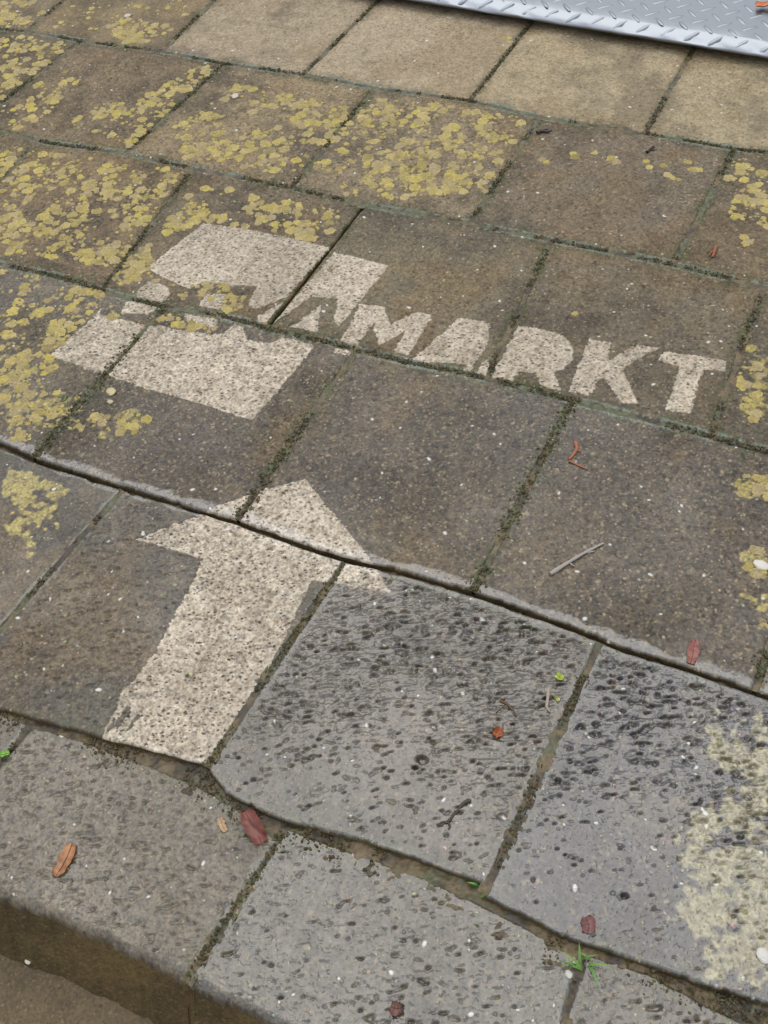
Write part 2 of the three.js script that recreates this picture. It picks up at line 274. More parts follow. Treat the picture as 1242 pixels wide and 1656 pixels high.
      A.r[o] = R * gr; A.g[o] = Gc * gr; A.b[o] = B * gr;
      wet[o] = w;
      const flat = 1 - 0.85 * rim;
      A.h[o] = ((f3 - 0.5) * 0.5 + (f4 - 0.5) * 0.35 + (f5 - 0.5) * 0.7) * flat * (cl ? 1.3 : 1) * (r >= 5 ? 0.4 : 1);
    }
  }
  // grains in the worn face: sand, gravel, now and then a white quartz pebble
  const area = (x1 - x0) * (z1 - z0), gn = (per) => Math.round(area * per);
  const tones = [[152, 132, 100], [100, 90, 74], [176, 158, 126], [54, 48, 41], [134, 117, 88], [126, 120, 108], [48, 43, 38], [112, 96, 70]].map((c) => col(...c));
  const ctones = [[222, 206, 178], [176, 152, 118], [150, 138, 120], [236, 226, 208], [120, 104, 84]].map((c) => col(...c));
  for (let n = gn(120000); n > 0; n--) {
    const x = rand() * W, y = rand() * H, s = (0.0007 + rand() * rand() * 0.002) / px, cl = clean[(y | 0) * W + (x | 0)], c = (cl ? ctones : tones)[(rand() * (cl ? 5 : 8)) | 0];
    splat(A, W, H, x, y, s * (1 + rand() * 0.7), s, rand() * 3.1, c, (cl ? 0.75 : r >= 5 ? 0.5 : r <= 1 ? 0.4 : r <= 3 ? 0.65 : 0.85) * (0.2 + 0.8 * rand()), (rand() - 0.35) * 0.5);
  }
  for (let n = gn(3800); n > 0; n--) { // pale grains
    const x = rand() * W, y = rand() * H, s = (0.0007 + rand() * rand() * 0.0013) / px;
    splat(A, W, H, x, y, s * (1 + rand() * 0.6), s, rand() * 3.1, col(180 + rand() * 55, 168 + rand() * 50, 140 + rand() * 55), 0.35 + 0.5 * rand(), 0.5);
  }
  for (let n = gn(r >= 5 ? 330 : 190); n > 0; n--) { // quartz
    const x = rand() * W, y = rand() * H, s = (0.0013 + rand() * rand() * 0.0018) / px;
    splat(A, W, H, x, y, s * (1.1 + rand() * 0.6), s, rand() * 3.1, col(244, 240, 230), 0.95, 0.8);
  }
  for (let n = gn(15000); n > 0; n--) { // open pores in the washed face
    const x = rand() * W, y = rand() * H; if (!clean[(y | 0) * W + (x | 0)]) continue;
    const s = (0.0005 + rand() * rand() * 0.0012) / px;
    splat(A, W, H, x, y, s * (1.3 + rand() * 1.2), s, -0.44 + (rand() - 0.5) * 0.8, col(92, 78, 62), 0.85, -1.6);
  }
  const cd = new Uint8Array(N * 4), rd = new Uint8Array(N * 4), hd = new Uint8Array(N * 4), sd = new Uint8Array(N * 4);
  for (let o = 0; o < N; o++) {
    const f = o * 4, w = wet[o];
    cd[f] = enc(A.r[o]); cd[f + 1] = enc(A.g[o]); cd[f + 2] = enc(A.b[o]); cd[f + 3] = 255;
    rd[f] = rd[f + 1] = rd[f + 2] = 255 * clamp(lerp(0.85, 0.1, Math.pow(w, 0.8)), 0.07, 0.95); rd[f + 3] = 255;
    hd[f] = hd[f + 1] = hd[f + 2] = clamp(128 + A.h[o] * 62, 0, 255); hd[f + 3] = 255;
    sd[f] = sd[f + 1] = sd[f + 2] = sd[f + 3] = 255 * lerp(0.13, 1, w);
  }
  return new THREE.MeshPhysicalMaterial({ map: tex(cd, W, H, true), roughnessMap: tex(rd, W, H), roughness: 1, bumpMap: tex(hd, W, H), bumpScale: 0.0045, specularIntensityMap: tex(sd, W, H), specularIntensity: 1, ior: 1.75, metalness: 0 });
}
function grainTexture(size, metres, tones, seed, mottle = 0.5) { // general grain for what has no marks of its own
  const W = size, N = W * W, px = metres / W, A = { r: new Float32Array(N), g: new Float32Array(N), b: new Float32Array(N), h: new Float32Array(N) }, rand = rng(seed);
  const per = (f, x, y, k) => { const i = Math.floor(x * f), j = Math.floor(y * f); let a = x * f - i, b = y * f - j; a = a * a * (3 - 2 * a); b = b * b * (3 - 2 * b); const m = (q) => ((q % f) + f) % f; return lerp(lerp(hash(m(i), m(j), k), hash(m(i + 1), m(j), k), a), lerp(hash(m(i), m(j + 1), k), hash(m(i + 1), m(j + 1), k), a), b); };
  const c0 = col(...tones[0]), c1 = col(...tones[1]);
  for (let j = 0; j < W; j++) for (let i = 0; i < W; i++) {
    const u = i / W, v = j / W, o = j * W + i, t = sm(0.3, 0.7, 0.5 * per(5, u, v, seed) + 0.3 * per(13, u, v, seed + 1) + 0.2 * per(41, u, v, seed + 2)) * mottle;
    const q = 1 + (per(Math.round(metres * 420), u, v, seed + 3) - 0.5) * 0.5 + (per(Math.round(metres * 900), u, v, seed + 4) - 0.5) * 0.4;
    A.r[o] = lerp(c0[0], c1[0], t) * q; A.g[o] = lerp(c0[1], c1[1], t) * q; A.b[o] = lerp(c0[2], c1[2], t) * q; A.h[o] = q - 1 + per(Math.round(metres * 150), u, v, seed + 5) * 0.6;
  }
  for (let n = Math.round(metres * metres * 60000); n > 0; n--) { const s = (0.0006 + rand() * rand() * 0.0016) / px; splat(A, W, W, rand() * W, rand() * W, s * 1.4, s, rand() * 3, col(...tones[(rand() * tones.length) | 0]), 0.6, 0.4); }
  const cd = new Uint8Array(N * 4), hd = new Uint8Array(N * 4);
  for (let o = 0; o < N; o++) { const f = o * 4; cd[f] = enc(A.r[o]); cd[f + 1] = enc(A.g[o]); cd[f + 2] = enc(A.b[o]); hd[f] = hd[f + 1] = hd[f + 2] = clamp(110 + A.h[o] * 60, 0, 255); cd[f + 3] = hd[f + 3] = 255; }
  const a = tex(cd, W, W, true), b = tex(hd, W, W);
  a.wrapS = a.wrapT = b.wrapS = b.wrapT = THREE.RepeatWrapping; a.repeat.set(1 / metres, 1 / metres); b.repeat.set(1 / metres, 1 / metres);
  return [a, b];
}
const [gc, gb] = grainTexture(1024, 0.9, [[118, 107, 90], [88, 80, 68], [150, 134, 108], [170, 156, 130], [70, 62, 52], [210, 202, 184]], 7);
const plainMat = new THREE.MeshPhysicalMaterial({ map: gc, bumpMap: gb, bumpScale: 0.003, roughness: 0.75, ior: 1.5, specularIntensity: 0.35 });
const [sc, sb] = grainTexture(512, 0.4, [[118, 99, 64], [82, 69, 46], [132, 112, 74], [90, 90, 50], [140, 124, 94]], 21, 0.8);
const sideMat = new THREE.MeshPhysicalMaterial({ map: sc, bumpMap: sb, bumpScale: 0.002, roughness: 0.45, ior: 1.5 });

// ---------------------------------------------------------------- the paving
const pavement = new THREE.Group(); pavement.name = 'pavement'; pavement.userData.kind = 'structure'; scene.add(pavement);
const SLABS = {};
function surfaceY(x, z, r, k) { // height of a slab's face
  const row = ROWS[r], v = clamp((z - zAt(row.top, x)) / (zAt(row.bot, x) - zAt(row.top, x)));
  return lerp(row.yt, row.yb, v) + lay(x, z, r, k) + (r >= 4 ? pits(x, z, r, k) : 0);
}
function makeSlab(r, k, topMat, cell) {
  const row = ROWS[r], gap = (q) => (row.kerb ? 0.0008 : 0.0018) + hash(r, q, 2) * 0.001, gapL = gap(k), gapR = gap(k + 1);
  const steps = (len) => { const s = [0, 0.0007, 0.002, 0.004, 0.007], n = Math.max(2, Math.round((len - 0.014) / cell)), o = []; for (const q of s) o.push(q / len); for (let i = 1; i < n; i++) o.push((0.007 + (len - 0.014) * i / n) / len); for (const q of s.slice().reverse()) o.push(1 - q / len); return o; };
  const lx = PITCH, lz = row.kerb ? 0.17 : 0.3, us = steps(lx), vs = steps(lz), nu = us.length, nv = vs.length;
  const pos = [], uv = [], idx = [];
  const xm = row.cross(k, 0.5) + PITCH / 2, zm = (zAt(row.top, xm) + zAt(row.bot, xm)) / 2;
  const fray = (x, z, s) => (fbm(x * 55, z * 55, s, 3) - 0.5) * 0.0026 + Math.max(0, vn(x * 120, z * 120, s + 3) - 0.72) * 0.008;
  const put = (x, y, z, top) => { pos.push(x - xm, y, z - zm); if (top && row.box) uv.push((x - row.box[0]) / (row.box[1] - row.box[0]), (z - row.box[2]) / (row.box[3] - row.box[2])); else uv.push(x + r * 0.37, z + k * 0.23); };
  const at = (u, v) => {
    let xl = row.cross(k, v), xr = row.cross(k + 1, v), x = lerp(xl + gapL, xr - gapR, u);
    let zt = zAt(row.topK?.[k] ?? row.top, x), zb = zAt(row.botK?.[k] ?? row.bot, x), z = lerp(zt, zb, v);
    const fl = fray(xl, z, 80), fr = fray(xr, z, 81), ft = fray(x, zt, 82), fb = fray(x, zb, 83);
    x += Math.pow(1 - u, 20) * fl - Math.pow(u, 20) * fr; z += Math.pow(1 - v, 20) * ft - Math.pow(v, 20) * fb;
    return [x, z];
  };
  for (let j = 0; j < nv; j++) for (let i = 0; i < nu; i++) {
    const [x, z] = at(us[i], vs[j]);
    const dl = Math.min(us[i], 1 - us[i]) * lx, df = (1 - vs[j]) * lz, db = vs[j] * lz;
    const ra = (r === 5 ? 0.0012 : 0.002) + 0.003 * fbm(x * 40, z * 40, 90, 2), rf = row.kerb ? 0.012 : ra;
    const arr = (d, R) => d < R ? R - Math.sqrt(Math.max(0, R * R - (R - d) * (R - d))) : 0;
    let y = lerp(row.yt, row.yb, vs[j]) + lay(x, z, r, k);
    if (r >= 4 && cell < 0.004) y += pits(x, z, r, k) * sm(0.003, 0.012, Math.min(dl, df, db));
    y -= Math.max(arr(dl, ra), arr(df, rf), arr(db, ra));
    put(x, y, z, true);
  }
  for (let j = 0; j + 1 < nv; j++) for (let i = 0; i + 1 < nu; i++) { const a = j * nu + i; idx.push(a, a + nu, a + 1, a + 1, a + nu, a + nu + 1); }
  const nTop = idx.length;
  // sides
  const ring = []; for (let i = 0; i < nu; i++) ring.push(i); for (let j = 1; j < nv; j++) ring.push(j * nu + nu - 1); for (let i = nu - 2; i >= 0; i--) ring.push((nv - 1) * nu + i); for (let j = nv - 2; j > 0; j--) ring.push(j * nu);
  const b0 = pos.length / 3, n = ring.length;
  const deep = row.kerb ? 0.13 : TH;
  for (let s = 0; s < 2; s++) for (const q of ring) {
    let x = pos[q * 3], y = pos[q * 3 + 1], z = pos[q * 3 + 2];
    if (s) { y = Math.min(row.yt, row.yb) - deep; if (row.kerb && q >= (nv - 1) * nu) z += 0.046; }
    pos.push(x, y, z); uv.push((x + z) + k * 0.3, y + z * 0.3 + r * 0.2);
  }
  for (let q = 0; q < n; q++) { const a = b0 + q, b = b0 + (q + 1) % n, c = a + n, d = b + n; idx.push(a, b, c, b, d, c); }
  const geo = geoOf(pos, idx, { uv });
  geo.addGroup(0, nTop, 0); geo.addGroup(nTop, idx.length - nTop, 1);
  const m = new THREE.Mesh(geo, [topMat, sideMat]);
  m.name = numbered(row.kerb ? 'kerb_stone' : 'paving_slab'); m.position.set(xm, 0, zm);
  pavement.add(m); SLABS[r + ',' + k] = m;
  return m;
}
ROWS.forEach((row, r) => {
  const mat = row.texture === false ? plainMat : rowTextures(r, row);
  for (let k = KMIN; k <= KMAX; k++) {
    const xa = row.cross(k, 0.5); if (xa < XMIN || xa + PITCH > XMAX) continue;
    const own = row.box && k >= row.ka && k <= row.kb;
    const keep = row.box; if (!own) row.box = null;
    const shown = own && ((r === 4 && k >= -1 && k <= 1) || (r >= 5 && k >= -1 && k <= 1));
    makeSlab(r, k, own ? mat : plainMat, shown ? (r === 4 ? 0.0019 : 0.00115) : 0.011);
    row.box = keep;
  }
});
function slabAt(x, z) { // [row, column] of the slab under a point, or null in a joint
  for (let r = 0; r < 7; r++) {
    const row = ROWS[r], zt = zAt(row.top, x), zb = zAt(row.bot, x); if (z < zt + 0.003 || z > zb - 0.003) continue;
    const v = (z - zt) / (zb - zt);
    for (let k = KMIN; k <= KMAX; k++) if (x > row.cross(k, v) + 0.006 && x < row.cross(k + 1, v) - 0.006) return [r, k];
  }
  return null;
}
function isClean(r, x, z) { const s = ROWS[r].sign; if (!s) return 0; const i = Math.round((x - s.x0) / s.px), j = Math.round((z - s.z0) / s.px); return i >= 0 && j >= 0 && i < s.W && j < s.H ? s.buf[j * s.W + i] : 0; }

// soil under everything, and the gutter below the kerb
{
  const p = new THREE.PlaneGeometry(60, 60, 1, 1).rotateX(-Math.PI / 2); const u = p.attributes.uv; for (let i = 0; i < u.count; i++) u.setXY(i, u.getX(i) * 60, u.getY(i) * 60);
  const m = new THREE.Mesh(p, sideMat); m.name = 'ground'; m.position.y = -0.16; m.userData.kind = 'structure'; scene.add(m);
  const pos = [], uv = [], idx = [], nx = 240, nz = 50;
  for (let j = 0; j <= nz; j++) for (let i = 0; i <= nx; i++) {
    const x = -1.8 + 4.2 * i / nx, z = 1.675 + 0.8 * j / nz * (0.3 + 0.7 * j / nz);
    const y = -0.098 + (fbm(x * 9, z * 9, 130, 4) - 0.5) * 0.012 + (fbm(x * 60, z * 60, 131, 3) - 0.5) * 0.003;
    pos.push(x, y, z); uv.push(x, z);
  }
  for (let j = 0; j < nz; j++) for (let i = 0; i < nx; i++) { const a = j * (nx + 1) + i; idx.push(a, a + nx + 1, a + 1, a + 1, a + nx + 1, a + nx + 2); }
  const [c, b] = grainTexture(1024, 0.8, [[112, 94, 62], [72, 60, 40], [128, 108, 74], [84, 78, 46], [150, 136, 104]], 33, 0.9);
  const gm = new THREE.Mesh(geoOf(pos, idx, { uv }), new THREE.MeshPhysicalMaterial({ map: c, bumpMap: b, bumpScale: 0.0025, roughness: 0.4, ior: 1.35 }));
  gm.name = 'gutter'; gm.userData.kind = 'structure'; scene.add(gm);
}

// ---------------------------------------------------------------- what fills the joints
const jointPaths = []; // [points along, half width, depth below the slabs, greenness]
{
  const seg = (f, a, b, n) => Array.from({ length: n + 1 }, (_, i) => f(lerp(a, b, i / n)));
  for (let r = 0; r < 6; r++) {
    const A = ROWS[r], B = ROWS[r + 1];
    const y = Math.min(A.yb, B.yt);
    jointPaths.push({ pts: seg((x) => [x, (zAt(A.bot, x) + zAt(B.top, x)) / 2], XMIN, XMAX, 2200), hw: r === 5 ? 0.022 : 0.009, y: y - (r === 4 ? 0.011 : r === 5 ? 0.001 : 0.0012), green: [0.5, 0.55, 0.55, 0.65, 0.05, 0.3][r], kind: r });
  }
  ROWS.forEach((row, r) => {
    for (let k = KMIN; k <= KMAX + 1; k++) {
      const xa = row.cross(k, 0.5); if (xa < XMIN || xa > XMAX) continue;
      const green = r === 3 && k === 0 ? 0.1 : r === 4 ? 0.75 : r === 5 ? 0.45 : 0.5;
      jointPaths.push({ pts: seg((v) => { const x = row.cross(k, v); return [x, lerp(zAt(row.top, x), zAt(row.bot, x), v)]; }, 0, 1, 170), hw: 0.007, y: (v) => lerp(row.yt, row.yb, v) - (r === 3 && k === 0 ? 0.02 : r >= 5 ? 0.001 : 0.0012), green, perp: true, row: r, k });
    }
  });
  const pos = [], colr = [], idx = [];
  const br = col(112, 94, 62), bk = col(66, 56, 40), gn = col(86, 88, 52), tl = col(100, 102, 76);
  for (const J of jointPaths) {
    const m = J.kind === 5 ? 26 : 9, n = J.pts.length, base = pos.length / 3;
    for (let i = 0; i < n; i++) {
      const p = J.pts[i], q = J.pts[Math.min(n - 1, i + 1)], o = J.pts[Math.max(0, i - 1)], dx = q[0] - o[0], dz = q[1] - o[1], l = Math.hypot(dx, dz) || 1;
      for (let s = 0; s <= m; s++) {
        const t = (s / m * 2 - 1) * J.hw, x = p[0] - dz / l * t, z = p[1] + dx / l * t;
        let y = typeof J.y === 'function' ? J.y(i / (n - 1)) : J.y;
        y += (fbm(x * 170, z * 170, 140, 3) - 0.5) * 0.005 + (fbm(x * 18, z * 18, 141, 2) - 0.5) * (J.kind === 4 ? 0.006 : 0.002);
        pos.push(x, y, z);
        const a = sm(0.35, 0.65, fbm(x * 60, z * 60, 142, 3)), b = sm(0.62 - J.green * 0.3, 0.8 - J.green * 0.3, 0.55 * fbm(x * 25, z * 25, 143, 3) + 0.45 * fbm(x * 150, z * 150, 147, 2)), c = sm(0.55, 0.7, fbm(x * 120, z * 120, 145, 2));
        const f = 0.45 + 0.75 * vn(x * 500, z * 500, 144) + 0.5 * vn(x * 1100, z * 1100, 146);
        for (let e = 0; e < 3; e++) colr.push(lerp(lerp(br[e], bk[e], a), lerp(gn[e], tl[e], c), b * (J.green > 0.1 ? 1 : 0)) * f);
      }
    }
    for (let i = 0; i + 1 < n; i++) for (let s = 0; s < m; s++) { const a = base + i * (m + 1) + s; idx.push(a, a + m + 1, a + 1, a + 1, a + m + 1, a + m + 2); }
  }
  const kr = ROWS[6];
  for (let k = KMIN; k <= KMAX + 1; k++) { const x = kr.cross(k, 1), zf = zAt(kr.bot, x), b = pos.length / 3; for (let i = 0; i <= 10; i++) for (const q of [-0.006, 0, 0.006]) { const t = i / 10; pos.push(x + q, lerp(Y5 - 0.006, -0.135, t), zf - 0.0015 + 0.046 * t + (vn(i, q * 900, 3) - 0.5) * 0.002); for (let e = 0; e < 3; e++) colr.push(br[e] * (0.6 + 0.5 * vn(i * 2, q * 500 + e, 5))); } for (let i = 0; i < 10; i++) for (const e of [0, 1]) { const a = b + i * 3 + e; idx.push(a, a + 3, a + 1, a + 1, a + 3, a + 4); } }
  const jm = new THREE.Mesh(geoOf(pos, idx, { color: colr }), new THREE.MeshPhysicalMaterial({ vertexColors: true, roughness: 0.55, ior: 1.5, side: THREE.DoubleSide }));
  jm.name = 'joint_soil'; jm.userData.kind = 'stuff'; tag(jm, 'damp brown and green soil packed in the joints between the slabs', 'soil'); scene.add(jm);
}
{ // moss cushions in the joints
  const rand = rng(5), list = [];
  for (const J of jointPaths) {
    const n = J.pts.length; let len = 0; for (let i = 1; i < n; i++) len += Math.hypot(J.pts[i][0] - J.pts[i - 1][0], J.pts[i][1] - J.pts[i - 1][1]);
    for (let c = Math.round(len * (J.kind === 5 ? 3500 : 2600 * J.green)); c > 0; c--) {
      const t = rand() * (n - 1), i = Math.min(n - 2, t | 0), f = t - i, x = lerp(J.pts[i][0], J.pts[i + 1][0], f), z = lerp(J.pts[i][1], J.pts[i + 1][1], f);
      if (x < -1.1 || x > 1.5 || z < 0 || z > 1.72) continue;
      if (fbm(x * 22, z * 22, 150, 3) < 0.6 - J.green * 0.25) continue;
      const sp = (rand() + rand() - 1) * (J.kind === 5 ? 0.024 : J.row === 4 ? 0.012 : 0.006);
      list.push([x + (J.perp ? sp : 0), (typeof J.y === 'function' ? J.y(t / (n - 1)) : J.y) + 0.0006 + rand() * 0.0016, z + (J.perp ? 0 : sp), 0.0005 + rand() * rand() * 0.0014, J.kind === 5 ? rand() * 0.7 + 0.3 : rand()]);
    }
  }
  const im = new THREE.InstancedMesh(new THREE.IcosahedronGeometry(1, 1), new THREE.MeshStandardMaterial({ roughness: 0.9 }), list.length);
  const M = new THREE.Matrix4(), Q = new THREE.Quaternion(), E = new THREE.Euler(), C = new THREE.Color(), tone = [col(92, 96, 52), col(64, 70, 42), col(104, 100, 66), col(98, 80, 52), col(84, 70, 46)];
  list.forEach(([x, y, z, s, q], i) => {
    E.set(rand() * 3, rand() * 3, rand() * 3); Q.setFromEuler(E);
    M.compose(new THREE.Vector3(x, y, z), Q, new THREE.Vector3(s * (0.8 + rand()), s * (0.5 + rand() * 0.5), s * (0.7 + rand()))); im.setMatrixAt(i, M);
    C.setRGB(...tone[(q * 5) | 0]); im.setColorAt(i, C);
  });
  im.name = 'moss'; im.userData.kind = 'stuff'; tag(im, 'small green moss cushions growing along the joints of the paving', 'moss'); scene.add(im);
}

// ---------------------------------------------------------------- lichen on the slabs
const LICHEN = [
  [70, [[0, 0], [110, 0], [45, 45], [0, 45]]], [75, [[165, 48], [200, 28], [275, 28], [262, 72], [190, 68]]], [45, [[110, 10], [330, 0], [270, 62], [70, 42]], 0.7],
  [110, [[0, 55], [118, 72], [0, 165]]], [50, [[60, 135], [125, 108], [135, 150], [30, 212], [0, 205], [0, 175]]], [85, [[110, 190], [180, 165], [280, 185], [215, 240], [130, 215]]], [75, [[215, 165], [330, 103], [348, 112], [255, 205]]],
  [270, [[280, 205], [380, 138], [590, 175], [490, 288], [300, 255]]], [370, [[600, 155], [850, 190], [790, 310], [590, 325], [500, 292], [540, 215]]],
  [390, [[15, 238], [300, 278], [190, 432], [0, 405], [0, 250]]], [190, [[320, 296], [550, 340], [530, 392], [440, 372], [330, 357], [255, 400], [215, 452], [185, 445], [280, 350]]], [40, [[190, 415], [245, 415], [305, 470], [240, 452], [175, 462]]],
  [120, [[0, 435], [110, 458], [230, 500], [140, 525], [80, 572], [0, 562]]], [90, [[0, 560], [80, 575], [112, 620], [92, 690], [30, 715], [0, 700]]], [24, [[110, 640], [240, 670], [230, 700], [130, 700]]],
  [44, [[285, 472], [340, 450], [372, 457], [360, 482], [300, 492]], 0.7], [30, [[250, 505], [300, 510], [352, 532], [330, 541], [258, 531]], 0.8], [24, [[370, 470], [402, 480], [392, 506], [358, 502]], 0.7],
  [60, [[1180, 262], [1242, 250], [1242, 372], [1205, 412], [1178, 335]]], [16, [[1192, 600], [1250, 555], [1250, 690], [1210, 680]], 0.9], [14, [[1190, 768], [1250, 762], [1250, 815], [1198, 808]], 0.9],
  [10, [[1198, 890], [1250, 885], [1250, 935], [1205, 925]], 0.8], [9, [[640, 20], [860, 50], [760, 150], [600, 130]], 0.7],
];
const LSPOT = [[877, 258], [883, 262], [930, 254], [927, 249], [962, 247], [988, 256], [997, 262], [1045, 261], [1050, 271], [1072, 268], [1080, 283], [1088, 288], [1097, 291], [1113, 263], [1121, 274], [1131, 275], [1185, 258], [930, 507], [800, 572]];
{
  const rand = rng(77), bySlab = {};
  const inside = (p, q) => { let c = false; for (let i = 0, j = q.length - 1; i < q.length; j = i++) if ((q[i][1] > p[1]) !== (q[j][1] > p[1]) && p[0] < (q[j][0] - q[i][0]) * (p[1] - q[i][1]) / (q[j][1] - q[i][1]) + q[i][0]) c = !c; return c; };
  const put = (x, z, R) => {
    const s = slabAt(x, z); if (!s) return; const [r, k] = s; if (!SLABS[r + ',' + k]) return;
    if (isClean(r, x, z) && rand() > 0.06) return;
    const L = bySlab[r + ',' + k] ??= { pos: [], colr: [], idx: [] }, o = SLABS[r + ',' + k].position;
    const n = 15 + (rand() * 4 | 0), b = L.pos.length / 3, th = 0.0005 + rand() * 0.0006, ph = rand() * 9, lob = 2 + rand() * 4, id = rand() * 999;
    const q = rand(), c = col(lerp(174, 204, q), lerp(156, 185, q), lerp(92, 124, rand())), old = rand() < 0.1 ? 0.8 : 1;
    const add = (x, y, z, f) => { L.pos.push(x - o.x, y, z - o.z); L.colr.push(c[0] * f * old, c[1] * f * old, c[2] * f * old); };
    const y0 = surfaceY(x, z, r, k);
    add(x, y0 + th * 0.9, z, 0.9 + rand() * 0.2);
    for (const [f, h] of [[0.55, 1], [0.86, 0.9], [1, -0.1]]) for (let i = 0; i < n; i++) {
      const a = i / n * 6.2832 + ph, rr = R * f * (0.85 + 0.1 * Math.sin(a * Math.round(lob) + id) + 0.3 * (vn(Math.cos(a) * 2 + id, Math.sin(a) * 2 + id, 3) - 0.3) + 0.26 * (vn(Math.cos(a) * 5 + id, Math.sin(a) * 5 + id, 4) - 0.5)), xx = x + Math.cos(a) * rr, zz = z + Math.sin(a) * rr;
      add(xx, surfaceY(xx, zz, r, k) + th * h + (h > 0 ? rand() * 0.0002 : -0.0002), zz, (f > 0.9 ? 0.92 : f > 0.7 ? 1.06 : 0.9) * (0.74 + 0.52 * rand()));
    }
    for (let i = 0; i < n; i++) { const j = (i + 1) % n; L.idx.push(b, b + 1 + j, b + 1 + i); for (let e = 0; e < 2; e++) { const p = b + 1 + e * n; L.idx.push(p + i, p + j, p + n + i, p + j, p + n + j, p + n + i); } }
  };
  for (const [count0, poly, scale = 1] of LICHEN) {
    const count = Math.round(count0 * 1.5);
    let x0 = 1e9, x1 = -1e9, y0 = 1e9, y1 = -1e9; for (const [a, b] of poly) { x0 = Math.min(x0, a); x1 = Math.max(x1, a); y0 = Math.min(y0, b); y1 = Math.max(y1, b); }
    for (let c = 0, tries = 0; c < count && tries < count * 60; tries++) {
      const p = [lerp(x0, x1, rand()), lerp(y0, y1, rand())]; if (!inside(p, poly)) continue;
      const [x, , z] = g(...p); if (fbm(x * 26, z * 26, 200, 2) < 0.28 + rand() * 0.34) continue;
      put(x, z, (0.0024 + Math.pow(rand(), 2.1) * 0.0085) * scale); c++;
    }
  }
  for (const p of LSPOT) { const [x, , z] = g(...p); put(x, z, 0.005 + rand() * 0.004); }
  // it goes on over the slabs beside the picture
  for (let c = 0; c < 900; c++) { const x = -1.6 + rand() * 1.6, z = -0.2 + rand() * 1.6; if (x > -0.72 + (z - 0.3) * 0.8 || fbm(x * 14, z * 14, 201, 2) < 0.5) continue; put(x, z, 0.003 + rand() * rand() * 0.008); }
  const lm = new THREE.MeshStandardMaterial({ vertexColors: true, roughness: 0.85, side: THREE.DoubleSide });
  for (const key in bySlab) { const L = bySlab[key], m = part('lichen', geoOf(L.pos, L.idx, { color: L.colr }), lm, SLABS[key]); m.userData.kind = 'stuff'; }
}

// ---------------------------------------------------------------- the tread plate
{
  const Yp = 0.03, a = g(690, -20, Yp), b = g(1242, 66, Yp);
  const dir = [b[0] - a[0], b[2] - a[2]], l = Math.hypot(...dir), ang = -Math.atan2(dir[1], dir[0]);
  const t = thing('tread_plate', 'raised aluminium tread plate lying over the slabs at the head of the pavement', 'metal plate', [a[0], 0, a[2]]);
  t.rotation.y = ang;
  const L0 = -0.35, L1 = 1.5, D = 0.75;
  const [mc, mb] = grainTexture(512, 0.3, [[150, 152, 156], [138, 140, 144], [160, 162, 165]], 55, 0.6);
  const alu = new THREE.MeshPhysicalMaterial({ color: new THREE.Color().setRGB(0.27, 0.29, 0.315), metalness: 1, roughness: 0.36, bumpMap: mb, bumpScale: 0.0004 });
  // sheet with a rolled-down front: profile in (depth behind the front line, height)
  const prof = [[-0.024, -0.016], [-0.0265, -0.0125], [-0.024, -0.0098], [-0.016, -0.0055], [-0.007, -0.0015], [0, 0], [0.02, 0], [D, 0], [D, -0.005], [0.0, -0.005], [-0.010, -0.0085], [-0.021, -0.0145]];
  const pos = [], uv = [], idx = [], nx = 120, np = prof.length;
  for (let i = 0; i <= nx; i++) { const x = lerp(L0, L1, i / nx); prof.forEach(([d, h], j) => { const w = j < 6 ? (vn(x * 48, j, 9) - 0.5) * 0.003 : 0; pos.push(x, Yp + h + w, -d + w); uv.push(x, d); }); }
  for (let i = 0; i < nx; i++) for (let j = 0; j < np; j++) { const p = i * np + j, q = i * np + (j + 1) % np; idx.push(p, p + np, q, q, p + np, q + np); }
  for (const i of [0, nx]) { const c = []; for (let j = 0; j < np; j++) c.push(i * np + j); for (let j = 1; j + 1 < np; j++) idx.push(c[0], c[j], c[j + 1]); }
  const am = alu.clone(); am.side = THREE.DoubleSide;
  part('sheet', geoOf(pos, idx, { uv }), am, t);
  // raised bars, turned this way and that
  const bar = (() => { const p = [], id = [], n = 8, m = 4; for (let i = 0; i <= n; i++) for (let j = 0; j <= m; j++) { const u = i / n * 2 - 1, v = j / m * 2 - 1, w = Math.sqrt(Math.max(0, 1 - u * u)) * 0.0036; p.push(u * 0.0150, 0.0019 * Math.sqrt(Math.max(0, (1 - u * u) * (1 - v * v))) - 0.0002, v * w); } for (let i = 0; i < n; i++) for (let j = 0; j < m; j++) { const q = i * (m + 1) + j; id.push(q, q + 1, q + m + 1, q + m + 1, q + 1, q + m + 2); } return geoOf(p, id); })();
  const rest = []; let shown = 0;
  const S = 0.041;
  for (let j = 0; j < 18; j++) for (let i = -10; i < 38; i++) for (const h of [0, 0.5]) {
    const x = (i + h) * S, d = -0.014 + (j + h) * S, dip = d < 0 ? 0.0048 : 0; if (x < L0 + 0.02 || x > L1 - 0.02 || d > D - 0.02) continue;
    const turn = h ? -0.78 : 0.78;
    const front = x > -0.1 && x < 0.62 && d < 0.32 && shown < 300;
    if (front) { const m = part('raised_bar', bar, alu, t); m.position.set(x, Yp - dip, -d); m.rotation.set(dip ? 0.5 : 0, turn, 0); shown++; }
    else rest.push(bar.clone().rotateY(turn).translate(x, Yp - dip, -d));
  }
  const rm = part('raised_bars_beyond', mergeGeometries(rest), alu, t); rm.userData.kind = 'stuff';
  // the frame it lies on, set back under the sheet
  const steel = new THREE.MeshStandardMaterial({ color: new THREE.Color().setRGB(0.08, 0.078, 0.075), roughness: 0.7, metalness: 0.4 });
  for (const d of [0.07, D - 0.05]) { const f = new THREE.BoxGeometry(L1 - L0 - 0.02, 0.0232, 0.03); const m = part('support_bar', f, steel, t); m.position.set((L0 + L1) / 2, 0.0132, -d); }
}

